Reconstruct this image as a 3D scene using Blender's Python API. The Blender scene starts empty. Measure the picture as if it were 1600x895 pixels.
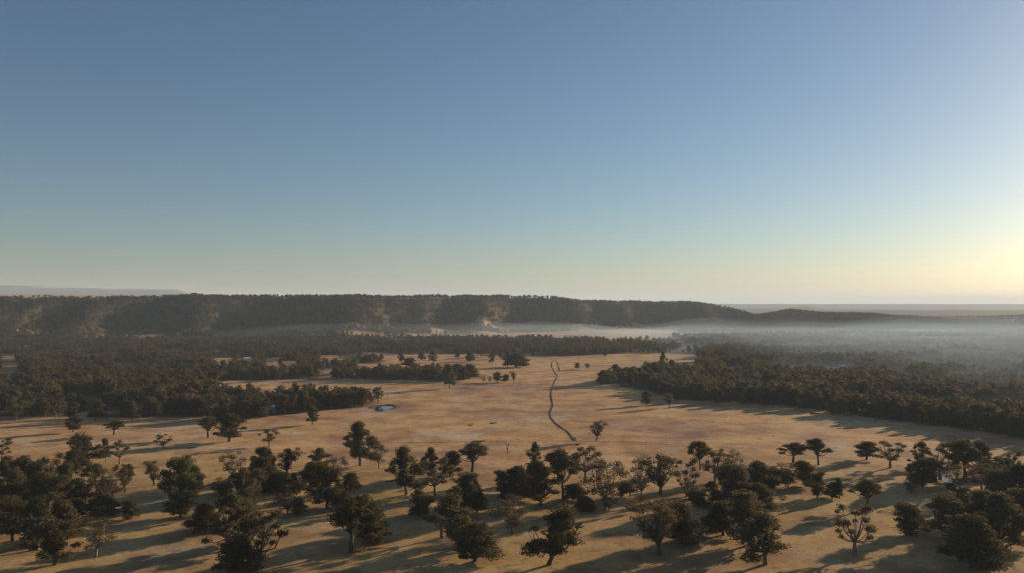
import bpy, math, random
import numpy as np
from mathutils import Vector, Matrix

# ---------------------------------------------------------------- camera, sky, sun, exposure
SC = bpy.context.scene
COL = SC.collection
W_PX, H_PX, F_PX, HORIZON = 1600.0, 895.0, 1200.0, 474.0
CAM_H = 90.0
PITCH = math.atan((HORIZON - H_PX / 2) / F_PX)

cam_data = bpy.data.cameras.new('camera')
cam = bpy.data.objects.new('camera', cam_data)
COL.objects.link(cam)
cam.location = (0, 0, CAM_H)
cam.rotation_euler = (math.pi / 2 + PITCH, 0, 0)
cam_data.sensor_width = 36.0
cam_data.lens = 36.0 * F_PX / W_PX
cam_data.clip_start = 1.0
cam_data.clip_end = 120000.0
SC.camera = cam

SUN_EL, SUN_AZ = math.radians(11.5), math.radians(53.0)      # azimuth clockwise from the view direction
world = bpy.data.worlds.new('World')
SC.world = world
world.use_nodes = True
wn = world.node_tree.nodes
sky = wn.new('ShaderNodeTexSky')
sky.sky_type = 'NISHITA'
sky.sun_disc = False
sky.sun_elevation = SUN_EL
sky.sun_rotation = SUN_AZ
sky.altitude = 100
sky.air_density = 1.0
sky.dust_density = 0.6
sky.ozone_density = 3.0
bg = wn['Background']
bg.inputs['Strength'].default_value = 0.061
world.node_tree.links.new(sky.outputs[0], bg.inputs['Color'])

sun_data = bpy.data.lights.new('sun', 'SUN')
sun_data.energy = 5.0
sun_data.angle = math.radians(0.5)
sun_data.color = (1.0, 0.79, 0.57)
sun = bpy.data.objects.new('sun', sun_data)
COL.objects.link(sun)
S_DIR = Vector((math.sin(SUN_AZ) * math.cos(SUN_EL), math.cos(SUN_AZ) * math.cos(SUN_EL), math.sin(SUN_EL)))
sun.rotation_euler = S_DIR.to_track_quat('Z', 'Y').to_euler()
sun.location = (0, 0, 200)

vs = SC.view_settings
vs.view_transform = 'Standard'
vs.look = 'None'
vs.gamma = 1.0
vs.use_curve_mapping = False
vs.exposure = 0.62
SC.cycles.use_denoising = True
SC.cycles.volume_bounces = 1
SC.cycles.max_bounces = 6
SC.cycles.transparent_max_bounces = 8

HAZE_DENSITY = 0.00005
HAZE_G = 0.1

rng = np.random.default_rng(7)
random.seed(7)

# ---------------------------------------------------------------- pixel of the photograph -> point of the plain
def ground(px, py):
    cx, cy = (px - W_PX / 2) / F_PX, (H_PX / 2 - py) / F_PX
    d = Vector((cx, math.cos(PITCH) - cy * math.sin(PITCH), math.sin(PITCH) + cy * math.cos(PITCH)))
    t = -CAM_H / d.z
    return d.x * t, d.y * t

def ground_np(pts):
    return np.array([ground(*p) for p in pts])

# ---------------------------------------------------------------- smooth noise for the terrain
def vnoise(x, y, seed=0):
    xi, yi = np.floor(x).astype(np.int64), np.floor(y).astype(np.int64)
    xf, yf = x - xi, y - yi
    def h(a, b):
        n = (a * 374761393 + b * 668265263 + seed * 974711) & 0x7fffffff
        n = ((n ^ (n >> 13)) * 1274126177) & 0x7fffffff
        return ((n ^ (n >> 16)) & 0xffff) / 65535.0
    u, v = xf * xf * (3 - 2 * xf), yf * yf * (3 - 2 * yf)
    return (h(xi, yi) * (1 - u) + h(xi + 1, yi) * u) * (1 - v) + (h(xi, yi + 1) * (1 - u) + h(xi + 1, yi + 1) * u) * v

def fbm(x, y, seed=0, oct=4):
    s, a, t = 0, 1.0, 0
    for i in range(oct):
        s = s + a * vnoise(x * 2 ** i, y * 2 ** i, seed + i * 17)
        t += a
        a *= 0.5
    return s / t

def sstep(a, b, x):
    t = np.clip((x - a) / (b - a), 0, 1)
    return t * t * (3 - 2 * t)

# escarpment: bearing (as picture column) -> depth of foot, depth of crest, height of crest
ESC = np.array([
    # col   foot   crest  height  rise behind
    [-900, 1500, 1900,  92, .010],
    [-300, 1680, 2050,  98, .013],
    [0,    1720, 2130, 100, .015],
    [100,  1820, 2230, 102, .015],
    [180,  1980, 2330, 102, .013],
    [260,  2020, 2330, 106, .008],
    [300,  1980, 2300, 108, .000],
    [420,  2000, 2340, 107, .000],
    [560,  2080, 2380, 107, .000],
    [620,  2180, 2440, 107, .000],
    [700,  2380, 2620, 111, .000],
    [800,  2480, 2720, 112, .000],
    [850,  2520, 2760, 110, .000],
    [890,  2600, 2820, 100, .000],
    [950,  2700, 2900,  92, .000],
    [1000, 2780, 2990,  91, .000],
    [1070, 2800, 3040,  91, .000],
    [1100, 2760, 3040,  84, .000],
    [1130, 2720, 3040,  71, .000],
    [1155, 2700, 3040,  52, .000],
    [1180, 2700, 3040,  22, .000],
    [1200, 2700, 3040,   6, .000],
    [1230, 2700, 3040,   0, .000],
    [1300, 2700, 3040,   0, .000],
    [1500, 2700, 3040,   0, .000],
    [2600, 2700, 3040,   0, .000]])
# low wooded hill to the right of the escarpment: column -> crest height
HILL = np.array([[1100, 0], [1150, 3], [1180, 16], [1205, 42], [1235, 57], [1290, 47], [1360, 44], [1420, 34],
                 [1480, 23], [1520, 12], [1560, 3], [1620, 0]])
PONDS = []          # (x, y, radius) kept level by the terrain

def terrain(x, y):
    x, y = np.asarray(x, float), np.asarray(y, float)
    yy = np.maximum(y, 1.0)
    col = W_PX / 2 + F_PX * x / yy
    # plain
    z = (fbm(x / 160, y / 160, 3, 3) - 0.5) * 3.0 + (fbm(x / 38, y / 38, 9, 2) - 0.5) * 0.7
    z = z * sstep(150, 330, y)
    # slight rise towards the foot of the hills
    foot = np.interp(col, ESC[:, 0], ESC[:, 1])
    crest = np.interp(col, ESC[:, 0], ESC[:, 2])
    hc = np.interp(col, ESC[:, 0], ESC[:, 3])
    rise = np.interp(col, ESC[:, 0], ESC[:, 4])
    spur = (0.9 * np.sin(x / 62 + 1.3 * np.sin(x / 131)) + 1.1 * np.sin(x / 125 + 0.6) + 0.35 * np.sin(x / 27 + 2)) / 2.2
    spur = spur * (0.6 + 0.8 * fbm(x / 300, y / 900, 21, 2))
    t0 = (y - foot) / (crest - foot)
    shift = spur * 130 * np.clip(1.35 - 0.75 * t0, 0.3, 1.4)
    t = (y - foot - shift) / (crest - foot)
    tc = np.clip(t, -0.6, 1)
    talus = 0.20 * sstep(-0.55, 0.5, tc)
    cliff = 0.80 * sstep(0.28, 1.0, tc) ** 0.9
    gully = (fbm(x / 85 + y / 260, y / 420, 5, 3) - 0.5) * 85 * np.clip(4 * tc * (1 - tc), 0, 1)
    top = (fbm(x / 140, y / 200, 31, 2) - 0.5) * 5
    e = hc * (talus + cliff) + gully * (hc / 110) + top * (hc / 110) * sstep(0.6, 1, tc)
    e = e + np.maximum(y - crest, 0) * rise * (1 - sstep(7000, 9000, y))
    e = e * (1 - sstep(4200, 6500, y) * (rise < .004))
    z = z + e
    # hill on the right
    hh = np.interp(col, HILL[:, 0], HILL[:, 1])
    prof = sstep(2380, 2900, y + 110 * (fbm(x / 210, y / 300, 77, 2) - 0.5)) * (1 - sstep(3000, 3700, y))
    z = z + hh * prof * (0.9 + 0.2 * fbm(x / 120, y / 120, 41, 2))
    # low swells beyond it
    sw = np.exp(-((y - 4300) / 500) ** 2) * sstep(1380, 1450, col) * (8 + 16 * sstep(1480, 1640, col) + 8 * (fbm(x / 300, y / 500, 51, 2) - .5))
    z = z + np.maximum(sw, 0)
    # far ranges
    far = np.exp(-((y - 9500) / 900) ** 2) * (24 + 14 * fbm(x / 1500, 3.3 + y * 0, 61, 3) + 40 * np.exp(-((col - 1255) / 16) ** 2)
                                              + 26 * np.exp(-((col - 1490) / 13) ** 2)) * sstep(900, 1180, col)
    mid_r = np.exp(-((y - 6300) / 500) ** 2) * (20 + 42 * fbm(x / 900, 1.7 + y * 0, 63, 3)) * sstep(1100, 1250, col)
    z = z + mid_r
    z = z + far * (1 - 0.35 * sstep(1300, 1500, col))
    mt = np.exp(-((y - 14500) / 1600) ** 2) * np.interp(col, [-600, -200, 0, 60, 110, 135, 170, 260, 300, 360, 700],
                                                       [330, 335, 330, 305, 285, 292, 270, 262, 262, 225, 90])
    z = z + mt * (1 + 0.06 * (fbm(x / 500, y / 3000, 71, 3) - 0.5))
    for (px_, py_, r_, lev_) in PONDS:
        d = np.hypot(x - px_, y - py_)
        z = z + (lev_ - z) * (1 - sstep(r_ * 1.1, r_ * 2.4, d)) * (d < r_ * 2.5)
    return z

def tz(x, y):
    return float(terrain(np.array([x]), np.array([y]))[0])

POND_AT = []
for (cx_, cy_, r_) in ((598, 636.5, 9.0), (1273, 644.5, 5.0), (1482, 748, 7.0), (1478, 786, 8.0)):
    gx, gy = ground(cx_, cy_)
    POND_AT.append((gx, gy, r_ * 1.9, tz(gx, gy) - 0.3))
PONDS += POND_AT

# ---------------------------------------------------------------- materials
def new_mat(name):
    m = bpy.data.materials.new(name)
    m.use_nodes = True
    nt = m.node_tree
    for n in list(nt.nodes):
        if n.type != 'OUTPUT_MATERIAL':
            nt.nodes.remove(n)
    return m, nt, nt.nodes['Material Output']

def N(nt, t, **kw):
    n = nt.nodes.new(t)
    for k, v in kw.items():
        setattr(n, k, v)
    return n

def ramp(nt, fac, stops):
    r = N(nt, 'ShaderNodeValToRGB')
    el = r.color_ramp.elements
    while len(el) < len(stops):
        el.new(0.5)
    for e, (p, c) in zip(el, stops):
        e.position = p
        e.color = (*c, 1)
    nt.links.new(fac, r.inputs['Fac'])
    return r.outputs['Color']

def mix(nt, fac, a, b):
    m = N(nt, 'ShaderNodeMix', data_type='RGBA')
    for s, v in ((m.inputs[0], fac), (m.inputs[6], a), (m.inputs[7], b)):
        if hasattr(v, 'is_linked') or isinstance(v, bpy.types.NodeSocket):
            nt.links.new(v, s)
        elif isinstance(v, tuple):
            s.default_value = (*v, 1)
        else:
            s.default_value = v
    return m.outputs[2]

def math_n(nt, op, a, b=None, clamp=False):
    m = N(nt, 'ShaderNodeMath', operation=op, use_clamp=clamp)
    for s, v in ((m.inputs[0], a), (m.inputs[1], b)):
        if v is None:
            continue
        if isinstance(v, bpy.types.NodeSocket):
            nt.links.new(v, s)
        else:
            s.default_value = v
    return m.outputs[0]

def noise(nt, vec, scale, detail=4, rough=0.55):
    n = N(nt, 'ShaderNodeTexNoise')
    n.inputs['Scale'].default_value = scale
    n.inputs['Detail'].default_value = detail
    n.inputs['Roughness'].default_value = rough
    nt.links.new(vec, n.inputs['Vector'])
    return n.outputs['Fac']

def ground_material():
    m, nt, out = new_mat('dry_grass')
    geo = N(nt, 'ShaderNodeNewGeometry')
    mp = N(nt, 'ShaderNodeMapping')
    mp.inputs['Scale'].default_value = (0.8, 0.8, 1)
    nt.links.new(geo.outputs['Position'], mp.inputs['Vector'])
    P = geo.outputs['Position']
    Q = mp.outputs['Vector']
    big = noise(nt, Q, 0.0085, 5, 0.6)
    mid = noise(nt, Q, 0.045, 5, 0.65)
    fine = noise(nt, P, 0.55, 4, 0.7)
    c = ramp(nt, big, [(0.40, (0.27, 0.150, 0.120)), (0.46, (0.47, 0.265, 0.135)), (0.52, (0.62, 0.355, 0.135)), (0.60, (0.56, 0.370, 0.200))])
    c2 = ramp(nt, mid, [(0.40, (0.24, 0.135, 0.100)), (0.50, (0.53, 0.315, 0.140)), (0.60, (0.66, 0.455, 0.240))])
    c = mix(nt, 0.5, c, c2)
    frost = noise(nt, Q, 0.016, 6, 0.7)
    c = mix(nt, math_n(nt, 'MULTIPLY', math_n(nt, 'SUBTRACT', frost, 0.55, clamp=True), 5.0, clamp=True), c, (0.60, 0.50, 0.42))
    # greener sward close to the creek flats in front
    sep = N(nt, 'ShaderNodeSeparateXYZ')
    nt.links.new(P, sep.inputs[0])
    gx = math_n(nt, 'MULTIPLY_ADD', noise(nt, Q, 0.012, 3), 260)
    gx.node.inputs[2].default_value = 340
    g = math_n(nt, 'DIVIDE', math_n(nt, 'SUBTRACT', gx, sep.outputs['Y']), 90, clamp=True)
    green = ramp(nt, mid, [(0.34, (0.20, 0.125, 0.055)), (0.52, (0.38, 0.275, 0.095)), (0.70, (0.52, 0.370, 0.150))])
    c = mix(nt, math_n(nt, 'MULTIPLY', g, 0.45), c, green)
    # fine mottling of tussocks
    c = mix(nt, math_n(nt, 'MULTIPLY', math_n(nt, 'SUBTRACT', fine, 0.47, clamp=True), 2.4, clamp=True), c, (0.22, 0.140, 0.07))
    small = noise(nt, P, 0.16, 3, 0.6)
    c = mix(nt, math_n(nt, 'MULTIPLY', math_n(nt, 'SUBTRACT', small, 0.56, clamp=True), 4.5, clamp=True), c, (0.20, 0.125, 0.075))
    # woodland floor and wooded far country
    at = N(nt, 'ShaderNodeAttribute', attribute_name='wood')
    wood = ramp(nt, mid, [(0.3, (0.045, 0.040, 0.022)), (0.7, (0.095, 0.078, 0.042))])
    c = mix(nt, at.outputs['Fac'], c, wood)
    b = N(nt, 'ShaderNodeBump')
    b.inputs['Strength'].default_value = 0.5
    b.inputs['Distance'].default_value = 0.25
    hsum = math_n(nt, 'ADD', fine, math_n(nt, 'MULTIPLY', mid, 2.0))
    nt.links.new(hsum, b.inputs['Height'])
    p = N(nt, 'ShaderNodeBsdfPrincipled')
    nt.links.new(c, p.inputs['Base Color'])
    p.inputs['Roughness'].default_value = 1.0
    p.inputs['Specular IOR Level'].default_value = 0.05
    nt.links.new(b.outputs[0], p.inputs['Normal'])
    nt.links.new(p.outputs[0], out.inputs['Surface'])
    return m

def leaf_material(name, dark, light, trans=0.25):
    m, nt, out = new_mat(name)
    geo = N(nt, 'ShaderNodeNewGeometry')
    oi = N(nt, 'ShaderNodeObjectInfo')
    r = math_n(nt, 'ADD', math_n(nt, 'MULTIPLY', geo.outputs['Random Per Island'], 0.40), math_n(nt, 'MULTIPLY', oi.outputs['Random'], 0.60))
    c = ramp(nt, r, [(0.1, dark), (0.9, light)])
    n1 = noise(nt, geo.outputs['Position'], 0.02, 2)
    c = mix(nt, math_n(nt, 'MULTIPLY', n1, 0.5), c, (light[0] * 0.9, light[1] * 0.72, light[2] * 0.8))
    d = N(nt, 'ShaderNodeBsdfDiffuse')
    t = N(nt, 'ShaderNodeBsdfTranslucent')
    nt.links.new(c, d.inputs['Color'])
    nt.links.new(c, t.inputs['Color'])
    mx = N(nt, 'ShaderNodeMixShader')
    mx.inputs[0].default_value = trans
    nt.links.new(d.outputs[0], mx.inputs[1])
    nt.links.new(t.outputs[0], mx.inputs[2])
    nt.links.new(mx.outputs[0], out.inputs['Surface'])
    return m

def plain_material(name, a, b, scale=1.0, rough=0.9, bump=0.0):
    m, nt, out = new_mat(name)
    geo = N(nt, 'ShaderNodeNewGeometry')
    n = noise(nt, geo.outputs['Position'], scale, 5, 0.6)
    c = ramp(nt, n, [(0.3, a), (0.7, b)])
    p = N(nt, 'ShaderNodeBsdfPrincipled')
    nt.links.new(c, p.inputs['Base Color'])
    p.inputs['Roughness'].default_value = rough
    p.inputs['Specular IOR Level'].default_value = 0.2
    if bump:
        bn = N(nt, 'ShaderNodeBump')
        bn.inputs['Distance'].default_value = bump
        nt.links.new(n, bn.inputs['Height'])
        nt.links.new(bn.outputs[0], p.inputs['Normal'])
    nt.links.new(p.outputs[0], out.inputs['Surface'])
    return m

def water_material():
    m, nt, out = new_mat('still_water')
    geo = N(nt, 'ShaderNodeNewGeometry')
    n = noise(nt, geo.outputs['Position'], 1.5, 3)
    bn = N(nt, 'ShaderNodeBump')
    bn.inputs['Strength'].default_value = 0.15
    bn.inputs['Distance'].default_value = 0.02
    nt.links.new(n, bn.inputs['Height'])
    p = N(nt, 'ShaderNodeBsdfPrincipled')
    p.inputs['Base Color'].default_value = (0.05, 0.06, 0.06, 1)
    p.inputs['Roughness'].default_value = 0.04
    p.inputs['IOR'].default_value = 1.33
    nt.links.new(bn.outputs[0], p.inputs['Normal'])
    nt.links.new(p.outputs[0], out.inputs['Surface'])
    return m

M_GROUND = ground_material()
M_LEAF = leaf_material('gum_leaves', (0.048, 0.046, 0.021), (0.140, 0.122, 0.056), 0.42)
M_LEAF_GREEN = leaf_material('fresh_leaves', (0.050, 0.060, 0.020), (0.120, 0.135, 0.048), 0.42)
M_LEAF_BROWN = leaf_material('brown_leaves', (0.058, 0.046, 0.024), (0.145, 0.110, 0.056), 0.42)
M_BARK = plain_material('grey_bark', (0.10, 0.08, 0.06), (0.24, 0.20, 0.16), 1.4)
M_BARK_DARK = plain_material('dark_bark', (0.045, 0.035, 0.026), (0.10, 0.08, 0.06), 1.4)
M_SOIL = plain_material('gully_soil', (0.06, 0.042, 0.022), (0.12, 0.08, 0.04), 0.5, 1.0, 0.15)
M_SEDGE = plain_material('sedge', (0.05, 0.042, 0.018), (0.11, 0.085, 0.04), 0.9, 1.0)
M_CLAY = plain_material('pale_clay', (0.36, 0.26, 0.20), (0.50, 0.40, 0.32), 0.8, 1.0, 0.1)
M_WALL = plain_material('white_boards', (0.58, 0.55, 0.50), (0.70, 0.67, 0.62), 0.5, 0.7)
M_ROOF = plain_material('pale_sheet_roof', (0.55, 0.56, 0.57), (0.72, 0.73, 0.74), 0.4, 0.45)
M_ROOF_R = plain_material('rust_sheet_roof', (0.28, 0.16, 0.12), (0.42, 0.26, 0.20), 0.4, 0.6)
M_GLASS = plain_material('dark_window', (0.02, 0.022, 0.025), (0.04, 0.042, 0.045), 0.5, 0.1)
M_WATER = water_material()

# ---------------------------------------------------------------- mesh helpers
def mesh_obj(name, verts, faces, mat, parent=None, smooth=False):
    me = bpy.data.meshes.new(name)
    me.from_pydata([tuple(v) for v in verts], [], [tuple(f) for f in faces])
    me.materials.append(mat)
    if smooth:
        me.polygons.foreach_set('use_smooth', [True] * len(me.polygons))
    me.update()
    o = bpy.data.objects.new(name, me)
    COL.objects.link(o)
    if parent:
        o.parent = parent
    return o

def grid_mesh(name, X, Y, Z, mat):
    ny, nx = X.shape
    me = bpy.data.meshes.new(name)
    n = nx * ny
    co = np.stack([X, Y, Z], -1).reshape(-1, 3)
    idx = np.arange(n).reshape(ny, nx)
    q = np.stack([idx[:-1, :-1], idx[:-1, 1:], idx[1:, 1:], idx[1:, :-1]], -1).reshape(-1, 4)
    me.vertices.add(n)
    me.vertices.foreach_set('co', co.ravel())
    me.loops.add(q.size)
    me.loops.foreach_set('vertex_index', q.ravel().astype(np.int32))
    me.polygons.add(len(q))
    me.polygons.foreach_set('loop_start', np.arange(0, q.size, 4, dtype=np.int32))
    me.polygons.foreach_set('loop_total', np.full(len(q), 4, dtype=np.int32))
    me.polygons.foreach_set('use_smooth', np.ones(len(q), dtype=bool))
    me.materials.append(mat)
    me.update(calc_edges=True)
    return me

def tag(o, label=None, cat=None, group=None, kind=None):
    if label: o['label'] = label
    if cat: o['category'] = cat
    if group: o['group'] = group
    if kind: o['kind'] = kind
    return o

# ---------------------------------------------------------------- where woods stand (picture outline -> plain)
def inside(poly, x, y):
    r = np.zeros(x.shape, bool)
    n = len(poly)
    for i in range(n):
        x1, y1 = poly[i]
        x2, y2 = poly[(i + 1) % n]
        c = ((y1 > y) != (y2 > y)) & (x < (x2 - x1) * (y - y1) / (y2 - y1 + 1e-9) + x1)
        r ^= c
    return r

WOOD_PX = {
    'left_near': [(-120, 655), (0, 651), (150, 650), (312, 650), (330, 655), (400, 651), (460, 645), (560, 635), (590, 632), (592, 627), (560, 623),
                  (520, 620), (440, 624), (400, 621), (340, 616), (300, 600), (150, 596), (-120, 600)],
    'left_mid': [(-120, 602), (300, 601), (325, 594), (420, 593), (560, 591), (640, 594), (690, 595), (738, 591), (746, 588), (740, 583), (640, 583),
                 (500, 580), (420, 577), (-120, 570)],
    'left_far': [(-160, 572), (420, 577), (500, 578), (560, 576), (600, 562), (560, 548), (620, 552), (760, 552), (830, 556), (900, 555),
                 (1000, 551), (1100, 552), (1230, 556), (1230, 538), (1000, 533), (800, 528), (600, 529), (400, 526), (100, 534), (-160, 540)],
    'right': [(932, 598), (985, 606), (1040, 616), (1075, 624), (1130, 627), (1200, 630), (1300, 641), (1400, 656), (1500, 669), (1600, 684), (1750, 705),
              (1750, 522), (1230, 524), (1050, 527), (1120, 552), (1060, 566), (1040, 580), (980, 590)],
}
CLEAR_PX = [
    [(1196, 572), (1245, 570), (1250, 576), (1196, 580)], [(1232, 575), (1275, 573), (1272, 580), (1235, 581)], [(1132, 573), (1162, 572), (1158, 579), (1128, 578)],
    [(1020, 560), (1095, 560), (1090, 568), (1040, 570), (1020, 568)], [(1283, 574), (1340, 573), (1338, 583), (1285, 582)],
    [(0, 566), (30, 565), (28, 570), (0, 571)], [(415, 560), (440, 558), (436, 566), (412, 567)], [(440, 564), (470, 563), (468, 568), (440, 568)],
    [(500, 554), (530, 553), (528, 558), (500, 558)], [(505, 573), (530, 573), (528, 577), (505, 577)], [(378, 560), (398, 558), (396, 566), (380, 567)],
    [(560, 568), (590, 567), (590, 573), (560, 573)], [(330, 560), (360, 559), (360, 563), (332, 564)], [(0, 555), (25, 555), (25, 559), (0, 559)],
]
# thinly wooded ground between the left woods
THIN_PX = [(420, 577), (500, 580), (640, 583), (740, 583), (830, 574), (830, 556), (760, 552), (620, 552), (560, 548), (600, 562), (560, 576), (500, 578)]
WOOD_W = {k: ground_np(v) for k, v in WOOD_PX.items()}
def deepen(poly):
    mid_ = sum(p[1] for p in poly) / len(poly)
    return [(a, b + (0.13 if a < 1100 else 0.06) * (b - 474)) if b > mid_ else (a, b) for a, b in poly]
CLEAR_W = [ground_np(deepen(v)) for v in CLEAR_PX]
THIN_W = ground_np(THIN_PX)

def wood_mask(x, y):
    r = np.zeros(x.shape, bool)
    for p in WOOD_W.values():
        r |= inside(p, x, y)
    for p in CLEAR_W:
        r &= ~inside(p, x, y)
    return r

# grassy openings along the foot of the escarpment (column range, relative height range)
def esc_rel(x, y):
    col = W_PX / 2 + F_PX * x / np.maximum(y, 1)
    foot = np.interp(col, ESC[:, 0], ESC[:, 1])
    crest = np.interp(col, ESC[:, 0], ESC[:, 2])
    return col, (y - foot) / (crest - foot)

def esc_open(x, y):
    """True where the lower slopes are bare pasture."""
    col, t = esc_rel(x, y)
    n = fbm(x / 90, y / 60, 91, 3)
    lim = -0.02 + np.interp(col, [-200, 0, 90, 140, 190, 300, 400, 430, 540, 600, 640, 700, 800, 850, 900, 960, 1000, 1100, 1180],
                    [.25, .26, .12, .0, -.02, .12, .0, .14, .24, .12, .16, .20, .18, .20, .20, .14, .05, .1, -.3])
    pale = (t < lim + (n - 0.5) * 0.35) & (t > -0.75)
    return pale & (n > 0.40) & (fbm(x / 45, y / 22, 97, 2) > 0.40)

# ---------------------------------------------------------------- ground sheet
def axis(parts):
    a = []
    for lo, hi, step in parts:
        a += list(np.arange(lo, hi, step))
    return a
gx_pos = axis([(0, 1800, 15), (1800, 3000, 30), (3000, 8000, 90)]) + list(np.geomspace(8000, 26000, 16))
xs = np.array([-v for v in gx_pos[:0:-1]] + gx_pos)
ys = np.array(axis([(-600, 150, 75), (150, 700, 7), (700, 1500, 11), (1500, 3300, 12), (3300, 4000, 45)]) + list(np.geomspace(4000, 42000, 60)))
X, Y = np.meshgrid(xs, ys)
Z = terrain(X, Y)
gm = grid_mesh('ground', X, Y, Z, M_GROUND)
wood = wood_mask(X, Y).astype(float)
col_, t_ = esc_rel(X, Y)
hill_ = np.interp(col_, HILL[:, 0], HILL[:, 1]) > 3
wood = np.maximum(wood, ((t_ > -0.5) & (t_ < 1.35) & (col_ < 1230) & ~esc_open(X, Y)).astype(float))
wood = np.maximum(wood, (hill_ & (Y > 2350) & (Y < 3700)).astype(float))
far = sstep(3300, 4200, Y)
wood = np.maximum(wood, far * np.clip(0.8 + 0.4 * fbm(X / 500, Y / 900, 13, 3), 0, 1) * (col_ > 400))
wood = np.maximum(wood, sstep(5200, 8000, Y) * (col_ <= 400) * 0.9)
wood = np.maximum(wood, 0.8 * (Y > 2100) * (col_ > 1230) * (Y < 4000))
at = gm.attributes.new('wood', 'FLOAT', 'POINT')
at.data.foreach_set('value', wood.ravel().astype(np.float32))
g = bpy.data.objects.new('ground', gm)
COL.objects.link(g)
tag(g, 'dry tan pasture plain running back to the dark escarpment', kind='structure')

# ---------------------------------------------------------------- trees
class Buf:
    def __init__(s):
        s.v, s.f = [], []
    def tube(s, pts, rad, sides=6):
        base = len(s.v)
        pts = [Vector(p) for p in pts]
        for i, p in enumerate(pts):
            d = (pts[min(i + 1, len(pts) - 1)] - pts[max(i - 1, 0)]).normalized()
            a = d.orthogonal().normalized()
            b = d.cross(a)
            for k in range(sides):
                th = 2 * math.pi * k / sides
                s.v.append(p + (a * math.cos(th) + b * math.sin(th)) * rad[i])
        for i in range(len(pts) - 1):
            for k in range(sides):
                q = base + i * sides
                s.f.append((q + k, q + (k + 1) % sides, q + sides + (k + 1) % sides, q + sides + k))
        s.f.append(tuple(base + (len(pts) - 1) * sides + k for k in range(sides)))

def leaf_cloud(centres, radii, counts, size, r, flat=0.7):
    """Small leaf faces spread through clumps; returns verts, faces arrays."""
    V = []
    for c, rad, n in zip(centres, radii, counts):
        d = r.normal(size=(n, 3))
        d /= np.linalg.norm(d, axis=1)[:, None]
        k = r.random(n) ** (1 / 2.2)
        lump = 0.6 + 0.8 * vnoise(d[:, 0] * 2 + 9 + c[0], d[:, 1] * 2 + 9 + d[:, 2] * 2 + c[1], int(c[2] * 10))
        p = d * (k * lump)[:, None] * rad
        p[:, 2] *= flat
        p[:, 2] = np.where(p[:, 2] < 0, p[:, 2] * 0.75, p[:, 2])
        p += c
        a = r.normal(size=(n, 3)); a /= np.linalg.norm(a, axis=1)[:, None]
        b = np.cross(a, r.normal(size=(n, 3))); b /= np.linalg.norm(b, axis=1)[:, None]
        s = size * (0.6 + 0.8 * r.random(n))[:, None]
        V.append(np.stack([p - a * s, p + b * s * 0.62, p + a * s, p - b * s * 0.62], 1))
    V = np.concatenate(V).reshape(-1, 3)
    F = np.arange(len(V)).reshape(-1, 4)
    return V, F

def leaf_mesh(name, V, F, mat):
    me = bpy.data.meshes.new(name)
    me.vertices.add(len(V)); me.vertices.foreach_set('co', V.ravel())
    me.loops.add(F.size); me.loops.foreach_set('vertex_index', F.ravel().astype(np.int32))
    me.polygons.add(len(F))
    me.polygons.foreach_set('loop_start', np.arange(0, F.size, 4, dtype=np.int32))
    me.polygons.foreach_set('loop_total', np.full(len(F), 4, dtype=np.int32))
    me.materials.append(mat)
    me.update(calc_edges=True)
    return me

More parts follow.
